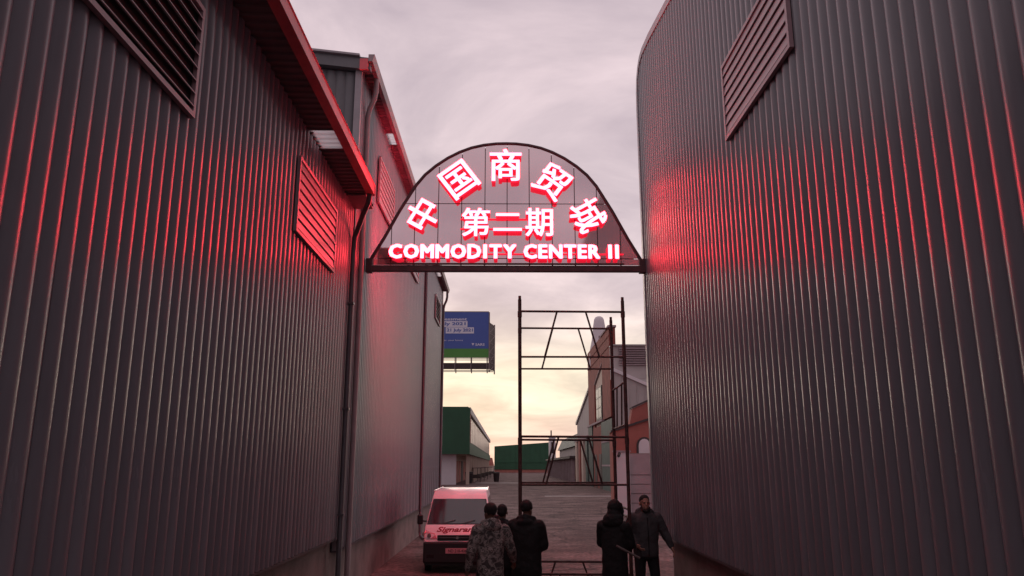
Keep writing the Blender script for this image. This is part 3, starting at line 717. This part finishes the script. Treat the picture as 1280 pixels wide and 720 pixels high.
# ------------------------------------------------------------------ billboard
bb = thing('billboard', (-8, 70.6, 0), 'blue and green roadside billboard on a lattice steel frame above the left shed', 'billboard')
x0, x1, Y = -13.5, -1.57, 70
B(x0, Y, 12.75, x1, Y + .12, 16.15).build('poster_panel', M['bb_blue'], bb)
B(x0, Y - .004, 11.92, x1, Y + .12, 12.745).build('poster_strip', M['bb_green'], bb)
B(x0, Y + .02, 16.155, x1, Y + .10, 16.24).build('top_rail', M['bb_steel'], bb)
B(x0, Y + .2, 10.9, x1, Y + .5, 11.45).build('catwalk_beam', M['darkwood'], bb)
for z in (11.62, 11.78, 10.62, 10.74): T([(x0, Y - .55 if z > 11 else Y, z), (x1 + .45, Y - .55 if z > 11 else Y, z)], .035, 6).build('catwalk_rail', M['bb_steel'], bb)
for i in range(9):
    x = x1 - .15 - i * 1.45
    T([(x, Y - .5, 10.62), (x, Y - .5, 11.85)], .03, 6).build('rail_post', M['bb_steel'], bb)
    T([(x, Y + 1.1, 10.6), (x, Y + .3, 16.0)], .05, 6).build('back_post', M['bb_steel'], bb)
for y in (Y, Y + 1.9):
    T([(x1 + .04 if y == Y else x1 + .5, y, 10.6), (x1 + .04 if y == Y else x1 + .5, y, 16.15 if y == Y else 15.3)], .06, 6).build('side_post', M['bb_steel'], bb)
zz = [10.6, 11.5, 12.4, 13.3, 14.2, 15.1]
for i in range(5):
    for a, b in (((x1 + .04, Y, zz[i]), (x1 + .5, Y + 1.9, zz[i + 1])), ((x1 + .04, Y, zz[i + 1]), (x1 + .5, Y + 1.9, zz[i + 1]))):
        T([a, b], .04, 6).build('side_lattice', M['bb_steel'], bb)
MB().prism([(x1 + .10, Y + .2), (x1 + .50, Y + 1.85), (x1 + .44, Y + 1.9), (x1 + .04, Y + .25)], 'z', 10.9, 15.2).build('end_sheet', M['darkwood'], bb)
for x in (-12, -8): T([(x, Y + .9, 0), (x, Y + .9, 11.2)], .28, 12).build('mast', M['bb_steel'], bb, smooth=True)
def bbtext(body, cx, z, wd, ht, m, off=.012, bold=.02):
    me = text_mesh(body, wd, ht, bold, 0, .004); me.transform(Matrix.Rotation(R(90), 4, 'X'))
    link('lettering', me, bb, (cx + 8, Y - off - 70.6, z), None, M[m])
bbtext('Assessment', -5.10, 15.50, 3.0, .27, 'bb_white', .006)
B(-6.9, Y - .010, 14.75, -3.55, Y - .004, 15.30).build('text_box', M['bb_white'], bb)
bbtext('1 July 2021', -5.15, 15.02, 2.85, .38, 'bb_blue', .016, .03)
B(-5.55, Y - .010, 14.15, -2.95, Y - .004, 14.72).build('text_box', M['bb_white'], bb)
bbtext('21 July 2021', -4.25, 14.43, 2.4, .38, 'bb_blue', .016, .03)
bbtext('number, your future', -5.15, 13.50, 2.4, .17, 'bb_white', .006, .005)
bbtext('SARS', -2.38, 13.12, .85, .22, 'bb_white', .006)
MB().prism([(-3.15, 13.24), (-2.90, 13.24), (-2.98, 13.10), (-3.03, 13.02), (-3.08, 13.12)], 'y', Y - .008, Y - .004).build('emblem', M['bb_white'], bb)

# ------------------------------------------------------------------ buildings beyond the alley
gb = thing('warehouse', (-12, 150, 0), 'green-clad two-storey trading block with a white ground floor wall on the left of the yard', 'building')
gx1 = -4.35
MB().prism([(-22, 3.62), (gx1, 3.62), (gx1, 9.05), (gx1 - .25, 9.30), (-22, 9.35)], 'y', 95, 95.4).build('green_end_wall', M['green'], gb)
B(-22, 95.4, 3.62, gx1 - .35, 222, 9.2).build('upper_storey', M['cream'], gb)
B(gx1 - .34, 95.41, 3.62, gx1 - .02, 222, 5.0).build('green_band', M['green'], gb)
B(gx1 - .34, 95.41, 8.5, gx1 + .05, 222, 9.25).build('roof_band', M['roofgrey'], gb)
B(gx1 - .34, 95.41, 5.005, gx1 - .0, 97.2, 8.495).build('red_pier', M['terra'], gb)
for i in range(22):
    y = 97.6 + i * 5.6
    f = B(gx1 - .34, y, 5.1, gx1 - .26, y + 4.9, 8.4).build('window', M['darkwood'], gb)
    for k in range(3): B(gx1 - .25, y + .1 + k * 1.6, 5.2, gx1 - .22, y + 1.6 + k * 1.6, 8.3).build('pane', M['panelight'], f)
B(-22, 96.2, 0, -6.05, 97, 3.61).build('ground_floor_wall', M['white_wall'], gb)
B(-22, 97.0, 0, -6.6, 222, 3.61).build('ground_floor', M['cream'], gb)
for i in range(20): B(-4.9, 97.5 + i * 6.2, 0, -4.5, 97.9 + i * 6.2, 3.61).build('column', M['cream'], gb)
for i in range(20): B(-6.59, 98.2 + i * 6.2, 0, -6.55, 102.8 + i * 6.2, 2.9).build('shutter', M['redtile' if i % 3 else 'darkwood'], gb)

fg = thing('warehouse', (6, 265, 0), 'distant green-clad shed closing the far end of the yard', 'building')
MB().prism([(-3.72, .95), (14.9, .95), (14.9, 9.75), (-3.72, 8.45)], 'y', 260, 290).build('green_wall', M['green'], fg)
B(-3.7, 260.3, 0, 14.9, 289, .94).build('brick_base', M['redtile'], fg)
for i in range(11): B(-3.6 + i * 1.68, 259.93, .97, -3.52 + i * 1.68, 259.99, 8.4 + i * .117).build('cladding_rib', M['green'], fg)
B(-3.8, 259.8, 3.2, 14.9, 259.9, 3.28).build('rail', M['green'], fg)
rh = thing('house', (-6.5, 250, 0), 'far low building with a red tiled roof between the two green blocks', 'building')
B(-11, 246, 0, -3.9, 255, 2.2).build('wall', M['cream'], rh); MB().prism([(-11.3, 2.21), (-3.7, 2.21), (-4.3, 4.6), (-10.5, 4.6)], 'y', 245.6, 255.4).build('roof', M['redtile'], rh)

tw = thing('brick_building', (12, 79, 0), 'tall red brick facade with green piers and a pale pointed pinnacle beyond the scaffold', 'building')
TX = 9.7
MB().prism([(71.5, 0), (90.6, 0), (90.6, 6.6), (90.6, 14.6), (89.6, 15.35), (77.5, 15.1), (76.5, 15.2), (71.5, 15.0)], 'x', TX + .3, TX + .62).build('wall', M['brick'], tw)
B(TX, 71.45, 6.7, TX + .29, 77.4, 15.0).build('brick_pier', M['brick'], tw)
B(TX - .002, 84.41, 0, TX + .29, 90.6, 15.2).build('brick_pier', M['brick'], tw)
MB().prism([(77.41, 12.5), (84.4, 11.0), (84.4, 15.2), (77.41, 15.05)], 'x', TX, TX + .288).build('brick_spandrel', M['brick'], tw)
MB().prism([(77.41, 6.3), (84.4, 6.3), (84.4, 10.98), (77.41, 12.48)], 'x', TX + .15, TX + .285).build('render_panel', M['cream'], tw)
MB().prism([(77.41, 12.35), (84.39, 10.85), (84.39, 10.98), (77.41, 12.48)], 'x', TX - .02, TX + .14).build('stone_coping', M['precast'], tw)
for z in (13.2, 14.2): B(TX - .05, 71.4, z, TX - .002, 90.5, z + .12).build('brick_course', M['brick'], tw)
wf = B(TX + .05, 78.6, 6.9, TX + .14, 83.4, 10.3).build('window', M['darkwood'], tw)
for k in range(2):
    for q_ in range(3): B(TX + .02, 78.9 + k * 2.2, 7.1 + q_ * 1.05, TX + .045, 80.9 + k * 2.2, 8.05 + q_ * 1.05).build('pane', M['pane'], wf)
B(TX - .25, 69.2, 0, TX + .28, 77.2, 6.4).build('green_pier', M['greenpl'], tw)
for z in (2.2, 4.4): B(TX - .30, 69.15, z, TX - .251, 76.95, z + .16).build('band', M['precast'], tw)
B(TX - .1, 77.6, 0, TX + .28, 85.5, 6.2).build('brick_infill', M['brick'], tw)
for y in (78.5, 82.5): B(TX - .13, y, 0, TX - .101, y + 1.9, 3.4).build('doorway', M['darkwood'], tw)
B(TX - .12, 86.5, 0, TX - .02, 90.4, 6.6).build('green_panel', M['greenpl'], tw)
B(TX - .2, 77.0, 6.56, TX + .1, 90.8, 6.75).build('string_course', M['precast'], tw)
B(TX - .1, 71.3, 15.01, TX + .7, 77.4, 15.2).build('parapet_coping', M['precast'], tw)
pn = MB(); rings = [(13.0, 1.35), (15.4, 1.12), (16.4, .90), (17.4, .78), (18.3, .66), (18.85, .58), (19.1, .44), (19.22, .22)]
pn.tube([(10.85, 88, z) for z, r in rings], [r for z, r in rings], 20); pn.build('pinnacle', M['white_wall'], tw, smooth=True)
for i in range(4): T([(9.95 + i * .22, 80.5 + i * .2, 15.1), (9.95 + i * .22, 80.5 + i * .2, 15.7)], .12, 8).build('finial', M['precast'], tw)

wg = thing('render_building', (12, 100, 0), 'grey rendered gabled building behind the red brick facade', 'building')
MB().prism([(91.0, 0), (109, 0), (109, 7.9), (91.0, 11.2)], 'x', TX + .3, 20).build('wall', M['greywall'], wg)
MB().prism([(90.9, 11.2), (109.4, 7.8), (109.4, 8.1), (90.9, 11.5)], 'x', TX + .1, 20).build('roof', M['roofgrey'], wg)
for y, m_ in ((92.5, 'greenpl'), (97.5, 'cream'), (101.5, 'terra'), (106, 'cream')): B(TX - .1, y, 0, TX + .29, y + 2.2, 5.4).build('pilaster', M[m_], wg)
B(TX - .15, 91.2, 5.41, TX + .29, 109, 5.75).build('string_course', M['precast'], wg)

cl = thing('market_colonnade', (12, 143, 0), 'long low colonnade with pinkish posts under a dark flat canopy on the right', 'arcade')
B(9.0, 110.5, 3.25, 16, 177, 3.6).build('canopy', M['darkwood'], cl)
B(12, 111, 0, 16, 176.5, 3.24).build('back_wall', M['redtile'], cl)
for i in range(22): B(9.35, 111.2 + i * 3.05, 0, 9.75, 111.8 + i * 3.05, 3.24).build('post', M['precast'], cl)
b1 = thing('hall', (14, 135, 0), 'low hall with a dull green roof above the colonnade', 'building')
B(11, 116, 3.61, 20, 160, 5.2).build('wall', M['greywall'], b1)
MB().prism([(10.6, 5.21), (20.4, 5.21), (18, 7.3), (11.6, 7.3)], 'y', 115.5, 160.5).build('roof', M['greenpl'], b1)
b2 = thing('white_block', (12, 185, 0), 'narrow far white tower with a small chimney at the end of the colonnade', 'building')
B(10.1, 180, 0, 11.5, 184, 8.9).build('wall', M['white_wall'], b2)
B(10.4, 181, 8.91, 10.7, 181.3, 10.2).build('chimney', M['darkwood'], b2)
for i in range(1): B(10.5, 179.93, 5, 11.1, 179.99, 7.5).build('window', M['pane'], b2)

sh = thing('grey_warehouse', (14, 70, 0), 'pale grey gabled warehouse with a louvred roof monitor behind the terracotta house', 'building')
MB().prism([(9.36, 0), (20, 0), (20, 5.8), (12.84, 9.0), (9.36, 10.5)], 'y', 67.5, 68.1).build('wall', M['greywall'], sh)
MB().prism([(9.3, 10.42), (20, 5.72), (20, 5.98), (9.3, 10.72)], 'y', 67.3, 68.15).build('verge_trim', M['white_wall'], sh)
for i in range(16): B(9.5 + i * .66, 67.455, .1, 9.55 + i * .66, 67.495, 10.25 - i * .29).build('sheet_rib', M['greywall'], sh)
B(10.4, 68.2, 5, 20, 69.2, 10.75).build('rear_wall', M['roofgrey'], sh)
mn = B(9.42, 68.16, 9.8, 13.6, 69.19, 12.72).build('roof_monitor', M['greywall'], sh)
for i in range(8): MB().prism([(67.93, 11.0 + i * .205), (68.15, 11.15 + i * .205), (68.15, 11.11 + i * .205), (67.95, 10.98 + i * .205)], 'x', 10.1, 12.9).build('louvre_blade', M['precast'], mn)
B(9.38, 67.9, 12.73, 13.65, 69.2, 12.84).build('monitor_cap', M['roofgrey'], mn)

te = thing('terracotta_house', (10, 52, 0), 'terracotta-painted building with an arched white window and dark coping', 'building')
MB().prism([(6.55, 0), (14, 0), (14, 5.4), (9.8, 5.4), (9.19, 5.15), (6.55, 4.30)], 'y', 48, 49.3).build('wall', M['terra'], te)
MB().prism([(6.45, 4.27), (9.22, 5.13), (9.8, 5.38), (14, 5.38), (14, 5.5), (9.78, 5.5), (9.18, 5.26), (6.45, 4.40)], 'y', 47.9, 49.4).build('coping', M['darkwood'], te)
MB().prism([(7.9, 4.8), (9.6, 5.3), (14, 5.6), (14, 6.9), (10.5, 6.8), (9.04, 6.25), (8.13, 5.85)], 'y', 49.6, 50.5).build('upper_wall', M['terra'], te)
MB().prism([(8.08, 5.84), (9.04, 6.26), (10.5, 6.81), (10.5, 6.9), (9.0, 6.36), (8.05, 5.94)], 'y', 49.5, 50.5).build('upper_coping', M['darkwood'], te)
def archpoly(cx, z0, hw_, zs, n=10, g_=0):
    return [(cx - hw_ - g_, z0), (cx + hw_ + g_, z0)] + [(cx + (hw_ + g_) * math.cos(math.pi * k / n), zs + (hw_ * 1.2 + g_) * math.sin(math.pi * k / n)) for k in range(n + 1)]
MB().prism(archpoly(8.5, 2.9, .38, 3.45, g_=.10), 'y', 47.93, 47.995).build('window_surround', M['darkwood'], te)
MB().prism(archpoly(8.5, 2.95, .36, 3.45), 'y', 47.88, 47.925).build('window', M['white_wall'], te)

pw = thing('precast_wall', (9, 40.2, 0), 'pinkish concrete panel wall with horizontal plank joints beyond the right shed corner', 'wall')
B(6.1, 40.132, 0, 13, 40.16, 2.9).build('backing', M['plaster'], pw)
for i in range(4):
    x = 6.15 + i * 1.7
    B(x - .08, 40.0, 0, x + .08, 40.2, 3.0).build('post', M['precast'], pw)
    z = 0
    for hgt in (.46, .46, .46, .46, 1.05):
        B(x + .09, 40.06 + (.01 if hgt < 1 else 0), z, x + 1.61, 40.13, z + hgt - .035).build('plank', M['precast'], pw); z += hgt
wp = thing('white_wall_panel', (5.65, 38.1, 0), 'tall pale white wall panel seen between the scaffold poles', 'wall')
B(5.26, 38, 0, 6.0, 38.2, 2.92).build('panel', M['white_wall'], wp); B(5.20, 37.95, 2.925, 6.06, 38.25, 3.0).build('coping', M['precast'], wp)
T([(5.45, 37.9, 2.75), (5.45, 37.6, 2.85)], .08, 8).build('lamp', M['darkwood'], wp)

def bin_(x, y, h, label):
    t = thing('refuse_bin', (x, y, 0), label, 'bin', 'dark bins out in the yard')
    MB().tube([(x, y, .05), (x, y, h * .85)], [h * .26, h * .33], 12).build('drum', M['bin'], t, smooth=True)
    MB().tube([(x, y, h * .86), (x, y, h * .97), (x, y, h)], [h * .36, h * .34, h * .2], 12).build('lid', M['bin'], t, smooth=True)
bin_(-4.72, 102, 1.5, 'dark bin standing in front of the green block colonnade')
bin_(-1.30, 112, 1.4, 'dark bin standing out in the yard before the far green shed')
for i, (x, y) in enumerate(((-3.6, 118), (-3.4, 132), (-3.2, 150), (-2.9, 168), (-3.9, 109))):
    t = thing('market_stall', (x, y, 0), ['low reddish stall in the middle of the row beside the green block', 'second reddish stall from the far end of the row', 'reddish stall near the far end of the row', 'farthest reddish stall of the row by the green block', 'nearest reddish stall beside the columns of the green block'][i], 'stall', 'stalls along the green block')
    B(x - .7, y, .55, x + .5, y + 1.2, 1.05).build('counter', M['darkwood'], t)
    for sx in (-.6, .4): B(x + sx - .04, y + .1, 0, x + sx + .04, y + .2, 1.9).build('leg', M['darkwood'], t)
    B(x - .8, y - .1, 1.9, x + .6, y + 1.3, 1.97).build('awning', M['steel_dark'], t)
